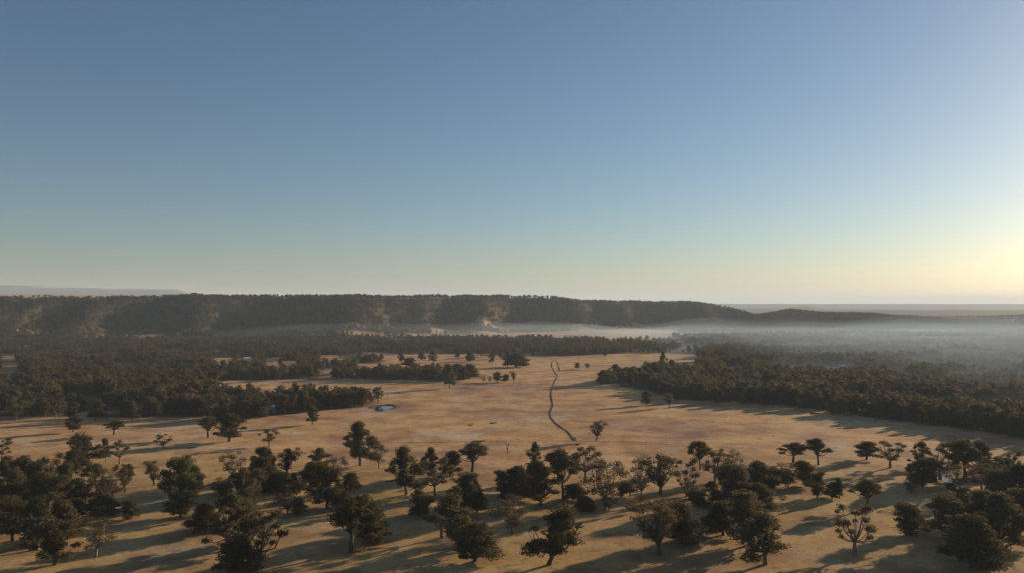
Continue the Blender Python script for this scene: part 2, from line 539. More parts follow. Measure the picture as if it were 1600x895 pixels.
def make_tree(kind, seed, leaf, bark):
    """Prototype 14 m high, 10 m wide. Returns (trunk mesh, crown mesh or None)."""
    r = np.random.default_rng(seed)
    H, R = 14.0, 5.0
    cs, rs, ns = [], [], []
    b = Buf()
    den = 1.0
    lean = r.normal(0, 0.5, 2)
    if kind == 'round':
        z0, z1, n, rr, fork = 3.0, 12.6, 26, 1.7, 2.8
        env = lambda h: math.sqrt(max(0.0, 1 - (2 * h - 0.85) ** 2 * 0.72))
    elif kind == 'tall':
        z0, z1, n, rr, fork = 2.8, 13.0, 25, 1.6, 3.2
        env = lambda h: 0.95 - 0.5 * h + 0.3 * math.sin(h * 9 + seed)
    elif kind == 'open':
        z0, z1, n, rr, fork, den = 4.4, 12.9, 15, 1.45, 3.8, 0.85
        env = lambda h: 0.75 + 0.35 * math.sin(h * 3.1)
    elif kind == 'umbrella':
        z0, z1, n, rr, fork = 7.2, 12.4, 20, 1.6, 4.8
        env = lambda h: 1.0 - 0.35 * h
    elif kind == 'sparse':
        z0, z1, n, rr, fork, den = 3.8, 12.6, 15, 1.9, 3.2, 0.38
        env = lambda h: 0.6 + 0.45 * math.sin(h * 2.8)
    elif kind == 'bush':
        z0, z1, n, rr, fork = 2.2, 12.0, 28, 1.9, 1.6
        env = lambda h: 0.92 - 0.5 * h * h + 0.12 * math.sin(h * 11 + seed)
    elif kind == 'column':
        z0, z1, n, rr, fork = 2.4, 12.4, 26, 1.8, 2.4
        env = lambda h: 0.85 - 0.35 * abs(h - 0.4)
    elif kind == 'vase':
        z0, z1, n, rr, fork, den = 4.4, 12.6, 17, 1.9, 2.6, 0.55
        env = lambda h: 0.45 + 0.6 * h * (1.65 - h) * 1.2
    else:
        z0, z1, n, rr, fork = 5, 12.5, 0, 0, 3.5
        env = lambda h: 0.5
    for i in range(n):
        h = (i + r.random() * 0.8) / n
        z = z0 + (z1 - z0) * h
        a = i * 2.4 + r.normal(0, 0.5)
        q = max(0.0, R * env(h) - rr * 0.5) * (0.3 + 0.8 * math.sqrt(r.random()))
        if i % 4 == 3:
            q *= 0.3
        c = np.array([math.cos(a) * q + lean[0] * h * 1.6, math.sin(a) * q + lean[1] * h * 1.6, z])
        rad = rr * (0.55 + 0.8 * r.random())
        cs.append(c); rs.append(rad); ns.append(int(430 * den * (rad / 2.0) ** 2))
    if kind == 'dead':
        for i in range(7):
            a = i * 2.4 + r.normal(0, 0.4)
            cs.append(np.array([math.cos(a) * (1.2 + 1.6 * r.random()), math.sin(a) * (1.2 + 1.6 * r.random()), 9 + 5 * r.random()]))
    f = Vector((lean[0] * 0.5, lean[1] * 0.5, fork))
    r0 = 0.42 if kind != 'sparse' else 0.3
    b.tube([(0, 0, -0.8), (0, 0, 0.25), (lean[0] * .2, lean[1] * .2, fork * 0.5), f], [r0 * 1.5, r0 * 1.15, r0, r0 * 0.85], 8)
    for i, c in enumerate(cs):
        e = Vector(c)
        m = f.lerp(e, 0.5) + Vector(r.normal(0, 0.35, 3)) + Vector((0, 0, -0.12 * (e - f).length if kind != 'vase' else 0.2))
        rad = r0 * (0.42 if i % 3 else 0.62)
        b.tube([f - Vector((0, 0, 0.15)), m, e], [rad, rad * 0.7, rad * 0.25], 5)
        for k in range(2):
            tip = e + Vector(r.normal(0, 1.0, 3)) + Vector((0, 0, 0.5))
            b.tube([m.lerp(e, 0.6), tip], [rad * 0.35, rad * 0.1], 4)
    tm = bpy.data.meshes.new('trunk')
    tm.from_pydata([tuple(v) for v in b.v], [], b.f)
    tm.materials.append(bark)
    tm.polygons.foreach_set('use_smooth', [True] * len(tm.polygons))
    tm.update()
    cm = None
    if n:
        V, F = leaf_cloud(cs, rs, ns, 0.25 if kind != 'sparse' else 0.23, r)
        # normalise to the nominal size
        lo, hi = np.percentile(V, 0.5, axis=0), np.percentile(V, 99.5, axis=0)
        ctr = (lo + hi) / 2
        sx = 2 * R / max(hi[0] - lo[0], hi[1] - lo[1])
        V[:, 0] = V[:, 0] * sx
        V[:, 1] = V[:, 1] * sx
        sz = (H - fork) / (hi[2] - fork)
        V[:, 2] = np.where(V[:, 2] > fork, fork + (V[:, 2] - fork) * sz, V[:, 2])
        cm = leaf_mesh('crown', V, F, mat=leaf)
        co = np.empty(len(tm.vertices) * 3)
        tm.vertices.foreach_get('co', co)
        co = co.reshape(-1, 3)
        up = co[:, 2] > fork
        co[up, 2] = fork + (co[up, 2] - fork) * sz
        co[up, :2] *= 1 + (sx - 1) * np.clip((co[up, 2:3] - fork) / 3, 0, 1)
        tm.vertices.foreach_set('co', co.ravel())
        tm.update()
    return tm, cm

KINDS = {
    'round': [make_tree('round', s, M_LEAF, M_BARK_DARK) for s in (11, 12, 13)],
    'tall': [make_tree('tall', s, M_LEAF, M_BARK) for s in (21, 22, 23)],
    'open': [make_tree('open', s, M_LEAF, M_BARK) for s in (31, 32, 33)],
    'umbrella': [make_tree('umbrella', s, M_LEAF, M_BARK_DARK) for s in (41, 42)],
    'sparse': [make_tree('sparse', s, M_LEAF_BROWN, M_BARK) for s in (51, 52)],
    'bush': [make_tree('bush', s, M_LEAF, M_BARK_DARK) for s in (61, 62, 63)],
    'column': [make_tree('column', s, M_LEAF_GREEN, M_BARK_DARK) for s in (71, 72)],
    'vase': [make_tree('vase', s, M_LEAF_BROWN, M_BARK_DARK) for s in (81, 82)],
    'dead': [make_tree('dead', s, M_LEAF, M_BARK_DARK) for s in (91, 92)],
}
TREES = []

def place_tree(x, y, h, w, kind, label, group=None, variant=None, name='gum_tree', cat='tree'):
    k = KINDS[kind]
    tm, cm = k[random.randrange(len(k)) if variant is None else variant % len(k)]
    e = bpy.data.objects.new(name, None)
    e.empty_display_size = 0.5
    COL.objects.link(e)
    e.location = (x, y, tz(x, y) - 0.05)
    e.rotation_euler = (0, 0, random.uniform(0, 6.283))
    e.scale = (w / 10, w / 10, h / 14)
    tag(e, label, cat, group)
    for nm, me in (('trunk', tm), ('crown', cm)):
        if me is None:
            continue
        o = bpy.data.objects.new(nm, me)
        COL.objects.link(o)
        o.parent = e
    TREES.append((x, y))
    return e

def tree_px(px, top, base, wpx, kind, label, group=None, variant=None, name='gum_tree'):
    x, y = ground(px, base)
    s = y / F_PX
    return place_tree(x, y, (base - top) * s, max(wpx * s * (1.16 if base > 700 else 1.05), 2.0), kind, label, group, variant, name)

exec_rows = []
ROWS = [
    # column, crown top row, base row, width, form, label, group
    # --- standing alone on the open paddocks
    (932, 657, 687, 25, 'vase', 'lone vase shaped tree on the open paddock just right of the gully end', None),
    (114, 648, 674, 25, 'round', 'small round gum alone below the front edge of the left wood', None),
    (178, 657, 679, 30, 'umbrella', 'small flat topped gum alone on the left paddock', None),
    (255, 679, 703, 24, 'open', 'pale small gum standing in the broad shadow on the left paddock', None),
    (325, 653, 684, 36, 'umbrella', 'spreading flat topped gum left of the big paired gum', None),
    (358, 650, 691, 48, 'round', 'broad dense gum, right one of the pair on the left paddock', None),
    (421, 671, 699, 26, 'open', 'small open crowned gum above the clump left of centre', None),
    (488, 635, 663, 21, 'round', 'small egg shaped gum in front of the wood left of the pond', None),
    (563, 659, 727, 46, 'tall', 'tallest many lobed gum left of centre, standing on grass', None),
    (592, 692, 731, 28, 'sparse', 'thin brown gum leaning against the tallest gum left of centre', None),
    (547, 738, 765, 26, 'bush', 'low dark rounded tree right of the big shaggy clump', None),
    (793, 686, 708, 12, 'dead', 'bare dead tree on the paddock above the row of gums', None),
    (605, 611, 624, 5, 'dead', 'short dead stump standing just behind the blue pond', None),
    (1010, 611, 632, 20, 'round', 'left of two small gums before the right wood', None),
    (1046, 614, 636, 17, 'vase', 'right of two small gums before the right wood', None),
    (902, 566, 576, 10, 'round', 'left of two tiny distant trees beside the gully fork', None),
    (918, 567, 576, 9, 'vase', 'right of two tiny distant trees beside the gully fork', None),
    (702, 569, 606, 24, 'tall', 'tall dark gum at the tip of the wood in front of the clump', None),
    (714, 568, 592, 26, 'bush', 'dense tree in the clump behind the tall dark gum, left one', None),
    (733, 569, 591, 26, 'bush', 'dense tree at the right end of the clump behind the tall dark gum', None),
    (755, 588, 597, 8, 'sparse', 'tiny brown tree, left end of the short row mid paddock', None),
    (765, 587, 597, 8, 'sparse', 'tiny brown tree, second in the short row mid paddock', None),
    (777, 581, 597, 14, 'round', 'largest rounded tree of the short row mid paddock', None),
    (789, 585, 597, 12, 'bush', 'low tree next to the largest of the short row mid paddock', None),
    (803, 580, 597, 11, 'vase', 'reddish small tree at the right end of the row mid paddock', None),
    (735, 549, 564, 15, 'bush', 'dark distant round tree left in the scattered far trees', None),
    (752, 545, 557, 16, 'umbrella', 'dark distant flat tree behind the scattered far trees', None),
    (769, 547, 568, 10, 'tall', 'slim distant tree in the middle of the scattered far trees', None),
    (782, 545, 560, 9, 'round', 'small distant tree right of the slim far tree', None),
    (793, 546, 574, 14, 'tall', 'tall distant tree touching the broad dark far tree', None),
    (806, 551, 573, 36, 'bush', 'broad dark distant tree left of the gully head', None),
    (715, 544, 560, 10, 'round', 'pale lit distant tree among the far gums above the wood tip', None),
    (640, 558, 573, 22, 'bush', 'dark bushy distant tree above the left wood', None),
    (627, 552, 566, 10, 'round', 'small distant tree beside the dark bushy one above the left wood', None),
    (676, 548, 566, 16, 'tall', 'distant tree between the bushy tree and the far gums', None),
    (660, 549, 563, 12, 'round', 'little distant tree above the left wood, near pale clearing', None),
    (1034, 549, 578, 13, 'tall', 'slim tall tree at the far right edge of the open paddock', None),
    (960, 569, 596, 20, 'round', 'pale rounded crown behind the dark point of the right wood', None),
    (939, 578, 601, 18, 'bush', 'dark rounded tree at the left point of the right wood', None),
    (834, 548, 556, 7, 'round', 'tiny far tree against the dark belt, left of the gully head', None),
    (945, 548, 556, 7, 'round', 'tiny far tree against the dark belt, right of the gully head', None),
    # --- left clumps
    (3, 684, 720, 28, 'open', 'gum cut by the left picture edge above the dense clump', None),
    (138, 679, 727, 44, 'round', 'high domed gum crowning the left clump', None),
    (165, 686, 722, 16, 'tall', 'narrow gum between the domed gum and the pale trunked one', None),
    (187, 690, 726, 24, 'open', 'pale trunked gum at the right end of the left clump', None),
    (118, 704, 738, 32, 'bush', 'low dark tree at the left foot of the domed gum', None),
    (205, 726, 748, 13, 'bush', 'small dark tree right of the left clump', None),
    (241, 721, 758, 30, 'vase', 'ragged gum standing alone left of the green tree', None),
    (279, 713, 786, 46, 'column', 'tall fresh green tree, greenest in the left foreground', None),
    (304, 728, 770, 28, 'bush', 'dark rounded tree touching the green tree on its right', None),
    (363, 709, 750, 34, 'sparse', 'thin gum left of the clump with the pale forked trunk', None),
    (388, 728, 792, 44, 'open', 'gum with a pale forked trunk in the left of centre clump', None),
    (372, 738, 768, 26, 'bush', 'low dark tree left of the pale forked trunk', None),
    (414, 699, 748, 32, 'round', 'rounded gum at the top left of the clump left of centre', None),
    (446, 701, 744, 38, 'vase', 'fan shaped gum at the top right of the clump left of centre', None),
    (404, 715, 768, 42, 'round', 'bulky gum in the middle of the clump left of centre', None),
    (430, 738, 765, 48, 'bush', 'wide low dark tree under the fan shaped gum', None),
    (459, 739, 757, 10, 'bush', 'very small dark tree right of the wide low one', None),
    (450, 764, 803, 46, 'sparse', 'brownish twiggy tree near the lower edge left of centre', None),
    (499, 702, 750, 40, 'tall', 'shaggy gum at the top of the big shaggy clump', None),
    (485, 722, 760, 32, 'bush', 'dark tree on the left flank of the big shaggy clump', None),
    (526, 711, 757, 32, 'sparse', 'thin crowned gum on the right flank of the big shaggy clump', None),
    (511, 728, 793, 54, 'tall', 'front gum of the big shaggy clump, lowest in the picture', None),
    # --- centre row
    (635, 698, 773, 46, 'tall', 'tall ragged gum with a narrow top, left end of the centre row', None),
    (671, 700, 745, 24, 'tall', 'narrow upright gum behind the white trunked gum', None),
    (680, 718, 775, 48, 'open', 'gum with a thin white trunk in the centre row', None),
    (703, 705, 745, 36, 'round', 'rounded gum right behind the white trunked gum', None),
    (738, 691, 736, 46, 'umbrella', 'wide flat topped gum with several stems in the centre row', None),
    (727, 740, 802, 42, 'tall', 'dark gum below the flat topped gum at the lower edge', None),
    (655, 774, 806, 38, 'bush', 'low tree at the lower edge below the tall ragged gum', None),
    (745, 768, 800, 30, 'bush', 'low dark tree right of the gum at the lower edge of the centre', None),
    (785, 735, 778, 30, 'tall', 'dark gum at the left end of the big central clump', None),
    (808, 729, 778, 40, 'bush', 'bulky dark tree behind the left end of the central clump', None),
    (838, 691, 752, 26, 'tall', 'gum with the highest narrow top in the central clump', None),
    (845, 722, 789, 54, 'round', 'large dark gum with a short trunk in the central clump', None),
    (880, 703, 781, 44, 'umbrella', 'gum with a clear dark trunk in the middle of the central clump', None),
    (914, 697, 752, 42, 'open', 'gum with a flat cap top right in the central clump', None),
    (946, 714, 796, 66, 'sparse', 'big feathery gum at the right end of the central clump', None),
    (1002, 720, 781, 30, 'sparse', 'thin feathery gum left of the bushy spreading gum', None),
    (1032, 710, 772, 50, 'vase', 'bushy spreading gum with two stems right of centre', None),
    (1073, 715, 776, 34, 'open', 'small open gum with a thin stem right of the bushy one', None),
    (1094, 688, 732, 26, 'umbrella', 'slender gum with a bare trunk and small flat crown', None),
    (1117, 698, 752, 34, 'open', 'gum with pale limbs right of the slender bare trunked gum', None),
    (1148, 702, 748, 26, 'sparse', 'feathery gum behind the dark clump right of centre', None),
    (1140, 728, 788, 52, 'bush', 'broad dark tree at the left of the clump right of centre', None),
    (1189, 722, 768, 46, 'round', 'domed dark gum at the top of the clump right of centre', None),
    (1166, 755, 800, 46, 'bush', 'low dark tree at the foot of the clump right of centre', None),
    (1196, 757, 800, 42, 'bush', 'low tree below the domed dark gum at the lower edge', None),
    # --- right foreground
    (1239, 691, 722, 38, 'umbrella', 'spreading gum, left of the pair with joined crowns', None),
    (1279, 686, 726, 32, 'umbrella', 'upright gum, right of the pair with joined crowns', None),
    (1228, 724, 760, 34, 'sparse', 'see through gum with a thin stem below the joined pair', None),
    (1208, 727, 762, 26, 'round', 'dark gum against the right side of the domed gum', None),
    (1263, 720, 758, 32, 'bush', 'dark dense tree below the joined pair', None),
    (1277, 738, 777, 28, 'tall', 'dark gum with a bare stem below the dense tree', None),
    (1300, 753, 778, 26, 'bush', 'low dark tree left of the small ball topped tree', None),
    (1312, 746, 778, 15, 'tall', 'small narrow tree right of the low dark one', None),
    (1355, 748, 793, 42, 'umbrella', 'umbrella crowned gum with a slim trunk at the right foreground', None),
    (1354, 690, 718, 34, 'round', 'round gum with its own oval shadow on the right paddock', None),
    (1391, 690, 731, 42, 'open', 'open layered gum right of the round one with oval shadow', None),
    (1437, 689, 730, 30, 'tall', 'gum at the left end of the right hand clump', None),
    (1469, 693, 746, 50, 'open', 'layered open gum in the upper middle of the right hand clump', None),
    (1508, 685, 745, 46, 'umbrella', 'tallest gum of the right hand clump', None),
    (1538, 690, 742, 38, 'round', 'domed gum at the upper right of the right hand clump', None),
    (1441, 717, 760, 42, 'bush', 'dense dark tree at the lower left of the right hand clump', None),
    (1500, 722, 766, 40, 'sparse', 'thin gum in front of the right hand clump', None),
    (1534, 722, 764, 36, 'open', 'small layered gum at the right of the right hand clump', None),
    (1583, 704, 766, 28, 'open', 'tall open gum beside the right picture edge', None),
    (1558, 735, 795, 50, 'bush', 'dark bulky tree in the lower right corner', None),
    (1596, 728, 797, 44, 'bush', 'dark tree cut by the right picture edge', None),
]
for row in ROWS:
    px, top, base, w, kind, lab, grp = row
    dead = kind == 'dead'
    tree_px(px, top, base, w, kind, lab, grp, name='dead_tree' if dead else 'gum_tree')

# trees packed into the dense clump in the lower left corner
ORD = 'first second third fourth fifth sixth seventh eighth ninth tenth eleventh twelfth thirteenth fourteenth fifteenth sixteenth seventeenth eighteenth nineteenth twentieth'.split()
FORM = {'round': 'rounded', 'tall': 'tall lobed', 'open': 'open crowned', 'bush': 'low bushy', 'umbrella': 'flat topped', 'sparse': 'thin brownish', 'vase': 'fan shaped', 'column': 'fresh green'}
count_of = {}
for (px, top, base, w, kind) in sorted([(12, 713, 762, 26, 'round'), (34, 711, 768, 36, 'round'), (80, 708, 772, 38, 'open'), (60, 719, 764, 28, 'bush'),
                                 (100, 722, 775, 30, 'round'), (22, 735, 788, 36, 'bush'), (55, 738, 790, 40, 'bush'), (90, 742, 792, 38, 'round'),
                                 (116, 745, 785, 30, 'bush'), (134, 741, 783, 36, 'open'), (2, 752, 796, 28, 'column'), (150, 724, 760, 30, 'umbrella')]):
    q = count_of.get(kind, 0)
    count_of[kind] = q + 1
    tree_px(px, top, base, w, kind, FORM[kind] + ' gum, ' + ORD[q] + ' of its form from the left in the lower left clump', 'lower left clump')
for (px, top, base, w, kind) in [(176, 735, 776, 36, 'sparse'), (196, 724, 768, 26, 'vase'), (163, 745, 782, 30, 'sparse')]:
    tree_px(px, top, base, w, kind, 'brownish thin gum between the lower left clump and the ragged lone gum', 'brown gums beside the lower left clump')
for q, (px, top, base, w, kind) in enumerate([(120, 776, 802, 34, 'bush'), (158, 772, 804, 40, 'bush'), (204, 780, 808, 26, 'bush'), (282, 768, 806, 42, 'column')]):
    tree_px(px, top, base, w, kind, 'low leafy tree, ' + ORD[q] + ' from the left of four below the ragged lone gum', 'low trees at the lower left edge')
# the country nearest to the camera
NEAR = sorted([(20, 842, 72, 58, 'round'), (58, 856, 84, 64, 'tall'), (96, 838, 58, 50, 'bush'), (86, 880, 70, 60, 'round'), (150, 868, 60, 50, 'sparse'),
        (318, 832, 46, 44, 'bush'), (352, 858, 88, 66, 'tall'), (390, 846, 66, 58, 'round'), (405, 884, 84, 70, 'open'), (372, 892, 50, 60, 'bush'),
        (548, 862, 86, 64, 'umbrella'), (582, 846, 58, 56, 'bush'), (690, 840, 62, 50, 'open'), (716, 858, 84, 66, 'tall'), (742, 878, 62, 62, 'bush'),
        (800, 834, 56, 50, 'sparse'), (858, 884, 92, 72, 'round'), (1030, 868, 84, 66, 'vase'), (1066, 850, 62, 54, 'bush'), (1130, 836, 50, 52, 'bush'), (1172, 852, 80, 68, 'round'),
        (1196, 882, 76, 70, 'tall'), (1335, 866, 82, 60, 'open'), (1424, 834, 44, 48, 'bush'), (1500, 848, 70, 66, 'round'), (1534, 834, 66, 60, 'bush'),
        (1562, 862, 92, 72, 'tall'), (1592, 844, 80, 60, 'round'), (1520, 886, 80, 74, 'bush')])
count_of = {}
for (px, base, hpx, w, kind) in NEAR:
    q = count_of.get(kind, 0)
    count_of[kind] = q + 1
    tree_px(px, base - hpx, base, w, kind, FORM[kind] + ' gum, ' + ORD[q] + ' of its form from the left along the bottom edge', 'nearest gums')

# saplings and scrub between the foreground gums
r3 = np.random.default_rng(19)
for (c0, c1, y0, y1, n, where) in ((0, 215, 735, 800, 14, 'among the dense clump in the lower left corner'), (340, 470, 730, 800, 9, 'around the clump with the pale forked trunk'),
                                   (480, 540, 752, 800, 5, 'at the foot of the big shaggy clump'), (620, 760, 752, 800, 9, 'under the centre row of gums'),
                                   (775, 990, 752, 800, 13, 'under the big central clump'), (1110, 1235, 750, 800, 12, 'under the clump right of centre'),
                                   (1420, 1600, 728, 800, 18, 'among the right hand clump of gums'), (1000, 1100, 770, 800, 4, 'on the grass below the bushy spreading gum')):
    for _ in range(n):
        px, py = r3.uniform(c0, c1), r3.uniform(y0, y1)
        hpx = r3.uniform(10, 26)
        tree_px(px, py - hpx, py, hpx * r3.uniform(0.9, 1.5), random.choice(['bush', 'bush', 'sparse', 'round']), 'low scrubby sapling ' + where, 'saplings ' + where, name='sapling')

# ---------------------------------------------------------------- woods: front trees singly, the rest as masses
def scatter(poly, spacing, seed):
    r = np.random.default_rng(seed)
    lo, hi = poly.min(0), poly.max(0)
    nx, ny = int((hi[0] - lo[0]) / spacing) + 1, int((hi[1] - lo[1]) / spacing) + 1
    gx, gy = np.meshgrid(np.arange(nx), np.arange(ny))
    x = lo[0] + (gx + (r.random(gx.shape) - 0.5) * 0.95) * spacing
    y = lo[1] + (gy + (r.random(gx.shape) - 0.5) * 0.95) * spacing
    x, y = x.ravel(), y.ravel()
    k = inside(poly, x, y)
    return x[k], y[k]

FOREST = {}
EDGE = []
used = np.array(TREES)
for key, spacing in (('left_near', 8.2), ('left_mid', 8.6), ('left_far', 10.0), ('right', 8.4)):
    x, y = scatter(WOOD_W[key], spacing, hash(key) % 1000 if False else len(key) * 7)
    keep = np.ones(len(x), bool)
    for p in CLEAR_W:
        keep &= ~inside(p, x, y)
    thin = inside(THIN_W, x, y)
    keep &= ~(thin & (rng.random(len(x)) > 0.22))
    gap = fbm(x / 45, y / 60, 15, 2)
    keep &= gap > (0.34 if key == 'right' else np.where(W_PX / 2 + F_PX * x / y > 290, 0.22, 0.38) if key == 'left_near' else 0.46)
    colr = W_PX / 2 + F_PX * x / y
    keep &= (colr > -140) & (colr < 1740)
    if len(used):
        for (ux, uy) in used:
            keep &= ((x - ux) ** 2 + (y - uy) ** 2) > 16
    x, y = x[keep], y[keep]
    FOREST[key] = (x, y)
# far plain woods out to the hills, the escarpment and the right hill
r2 = np.random.default_rng(5)
ex = r2.uniform(-2300, 1250, 90000); ey = r2.uniform(1450, 3200, 90000)
colr, t = esc_rel(ex, ey)
k = (t > -0.45) & (t < 1.22) & (colr > -120) & (colr < 1225) & ~esc_open(ex, ey) & (rng.random(len(ex)) < np.where(t < 0.9, .55, .95))
k &= ~((colr < 250) & (t > 0.98))
FOREST['escarpment'] = (ex[k], ey[k])
cx_ = r2.uniform(-2300, 1000, 42000); cy_ = r2.uniform(1800, 3200, 42000)
colr, t = esc_rel(cx_, cy_)
k = (t > 0.92) & (t < 1.16) & (colr > 240) & (colr < 1180)
FOREST['crest'] = (cx_[k], cy_[k])
hx = r2.uniform(500, 2700, 24000); hy = r2.uniform(2250, 3150, 24000)
colr = W_PX / 2 + F_PX * hx / hy
hh = np.interp(colr, HILL[:, 0], HILL[:, 1])
k = (colr > 1060) & (colr < 1720) & (fbm(hx / 130, hy / 160, 25, 2) > np.where((hh > 8) & (hy > 2500), .2, .50))
FOREST['hill'] = (hx[k], hy[k])
fx = r2.uniform(1400, 4200, 9000); fy = r2.uniform(3200, 4700, 9000)
colr = W_PX / 2 + F_PX * fx / fy
k = (colr > 1380) & (colr < 1720)
FOREST['swell'] = (fx[k], fy[k])

def front_rows(key, ncol, n, c0, c1):
    """Indices of the trees that show largest: the first ones met in each bearing."""
    x, y = FOREST[key]
    colr = W_PX / 2 + F_PX * x / y
    b = np.floor((colr - c0) / (c1 - c0) * ncol).astype(int)
    pick = []
    for i in range(ncol):
        j = np.where(b == i)[0]
        if len(j):
            pick += list(j[np.argsort(y[j])][:n])
    return np.array(pick, int)

def single_out(key, ncol, n, c0, c1, label, group, kinds):
    pick = front_rows(key, ncol, n, c0, c1)
    x, y = FOREST[key]
    for i in pick:
        h = random.uniform(11, 16)
        place_tree(x[i], y[i] - random.choice((0, 0, 4, 9, 16, 26)), h, h * random.uniform(0.68, 0.9), random.choice(kinds), label, group)
    m = np.ones(len(x), bool)
    m[pick] = False
    FOREST[key] = (x[m], y[m])
single_out('left_near', 52, 1, 0, 592, 'gum in the front row of the dark wood left of the pond', 'front row of the left wood', ['round', 'bush', 'tall', 'open', 'round'])
single_out('right', 74, 1, 930, 1600, 'gum in the front row of the long dark wood on the right', 'front row of the right wood', ['round', 'bush', 'tall', 'bush'])
single_out('left_mid', 34, 1, 310, 745, 'gum in the front row of the wood behind the pale field strip', 'front row of the middle wood', ['round', 'bush', 'tall'])

def low_tree(seed, leaf, nleaf=260):
    r = np.random.default_rng(seed)
    b = Buf()
    b.tube([(0, 0, -0.6), (0.1, 0, 5), (0.2, 0.1, 9)], [0.4, 0.3, 0.12], 5)
    cs, rs, ns = [], [], []
    for i in range(8):
        a = i * 2.4
        h = i / 8
        q = 3.0 * math.sqrt(r.random()) * (1.1 - 0.6 * h)
        cs.append(np.array([math.cos(a) * q, math.sin(a) * q, 3.4 + 8.0 * h]))
        rs.append(2.0 + r.random()); ns.append(nleaf // 8)
    V, F = leaf_cloud(cs, rs, ns, 0.85, r)
    me = bpy.data.meshes.new('wood_tree')
    n0 = len(b.v)
    me.from_pydata([tuple(v) for v in b.v] + [tuple(v) for v in V], [], [tuple(f) for f in b.f] + [tuple(int(i) + n0 for i in f) for f in F])
    me.materials.append(leaf)
    me.materials.append(M_BARK_DARK)
    mi = np.zeros(len(me.polygons), np.int32)
    mi[:len(b.f)] = 1
    me.polygons.foreach_set('material_index', mi)
    me.update()
    return bpy.data.objects.new('wood_tree', me)

M_WOOD = leaf_material('wood_leaves', (0.055, 0.054, 0.026), (0.135, 0.122, 0.060), 0.42)
M_WOOD_BROWN = leaf_material('wood_leaves_brown', (0.065, 0.052, 0.028), (0.145, 0.112, 0.060), 0.42)
PROTO = [low_tree(100 + i, (M_WOOD, M_WOOD_BROWN, M_WOOD)[i % 3]) for i in range(7)]

def wood_mass(name, keys, label, hmin, hmax):
    x = np.concatenate([FOREST[k][0] for k in keys]); y = np.concatenate([FOREST[k][1] for k in keys])
    z = terrain(x, y) - 0.1
    n = len(x)
    me = bpy.data.meshes.new(name)
    me.vertices.add(n)
    me.vertices.foreach_set('co', np.stack([x, y, z], 1).ravel())
    h = rng.uniform(hmin * 0.6, hmax * 1.08, n) * (0.75 + 0.5 * fbm(x / 60, y / 60, 44, 2))
    w = h * rng.uniform(0.7, 1.2, n)
    a = me.attributes.new('scl', 'FLOAT_VECTOR', 'POINT'); a.data.foreach_set('vector', np.stack([w / 12.5, w / 12.5, h / 13.5], 1).ravel().astype(np.float32))
    a = me.attributes.new('rot', 'FLOAT', 'POINT'); a.data.foreach_set('value', rng.uniform(0, 6.28, n).astype(np.float32))
    a = me.attributes.new('idx', 'INT', 'POINT'); a.data.foreach_set('value', rng.integers(0, len(PROTO), n).astype(np.int32))
    o = bpy.data.objects.new(name, me)
    COL.objects.link(o)
    tag(o, label, 'wood', kind='stuff')
    ng = bpy.data.node_groups.new(name, 'GeometryNodeTree')
    ng.interface.new_socket('Geometry', in_out='INPUT', socket_type='NodeSocketGeometry')
    ng.interface.new_socket('Geometry', in_out='OUTPUT', socket_type='NodeSocketGeometry')
    gi, go = ng.nodes.new('NodeGroupInput'), ng.nodes.new('NodeGroupOutput')
    join = ng.nodes.new('GeometryNodeJoinGeometry')
    for p in reversed(PROTO):
        oi = ng.nodes.new('GeometryNodeObjectInfo')
        oi.inputs['Object'].default_value = p
        gti = ng.nodes.new('GeometryNodeGeometryToInstance')
        ng.links.new(oi.outputs['Geometry'], gti.inputs[0])
        ng.links.new(gti.outputs[0], join.inputs[0])
    iop = ng.nodes.new('GeometryNodeInstanceOnPoints')
    iop.inputs['Pick Instance'].default_value = True
    def attr(nm, ty):
        a_ = ng.nodes.new('GeometryNodeInputNamedAttribute')
        a_.data_type = ty
        a_.inputs['Name'].default_value = nm
        return a_.outputs['Attribute']
    cx = ng.nodes.new('ShaderNodeCombineXYZ')
    ng.links.new(attr('rot', 'FLOAT'), cx.inputs['Z'])
    e2r = ng.nodes.new('FunctionNodeEulerToRotation')
    ng.links.new(cx.outputs[0], e2r.inputs[0])
    ng.links.new(gi.outputs[0], iop.inputs['Points'])
    ng.links.new(join.outputs[0], iop.inputs['Instance'])
    ng.links.new(attr('idx', 'INT'), iop.inputs['Instance Index'])
    ng.links.new(e2r.outputs[0], iop.inputs['Rotation'])
    ng.links.new(attr('scl', 'FLOAT_VECTOR'), iop.inputs['Scale'])
    ng.links.new(iop.outputs[0], go.inputs[0])
    md = o.modifiers.new('trees', 'NODES')
    md.node_group = ng
    print(name, n)
    return o

wood_mass('woodland', ['left_near'], 'dense dark gum wood left of the blue pond', 11, 17)
wood_mass('woodland', ['left_mid'], 'dark gum wood behind the pale field strip on the left', 10, 15)
wood_mass('woodland', ['left_far'], 'far belt of gum wood across the valley floor', 10, 15)
wood_mass('woodland', ['right'], 'broad dark gum wood fading into mist on the right', 11, 17)
wood_mass('woodland', ['escarpment'], 'forest clothing the dark face of the long escarpment', 9, 14)
wood_mass('undergrowth', ['crest'], 'scrub under the trees along the escarpment crest', 4, 8)
wood_mass('woodland', ['hill'], 'misty forest on the low hill right of the escarpment', 9, 14)
wood_mass('woodland', ['swell'], 'faint forest on the far rise at the right edge', 9, 14)

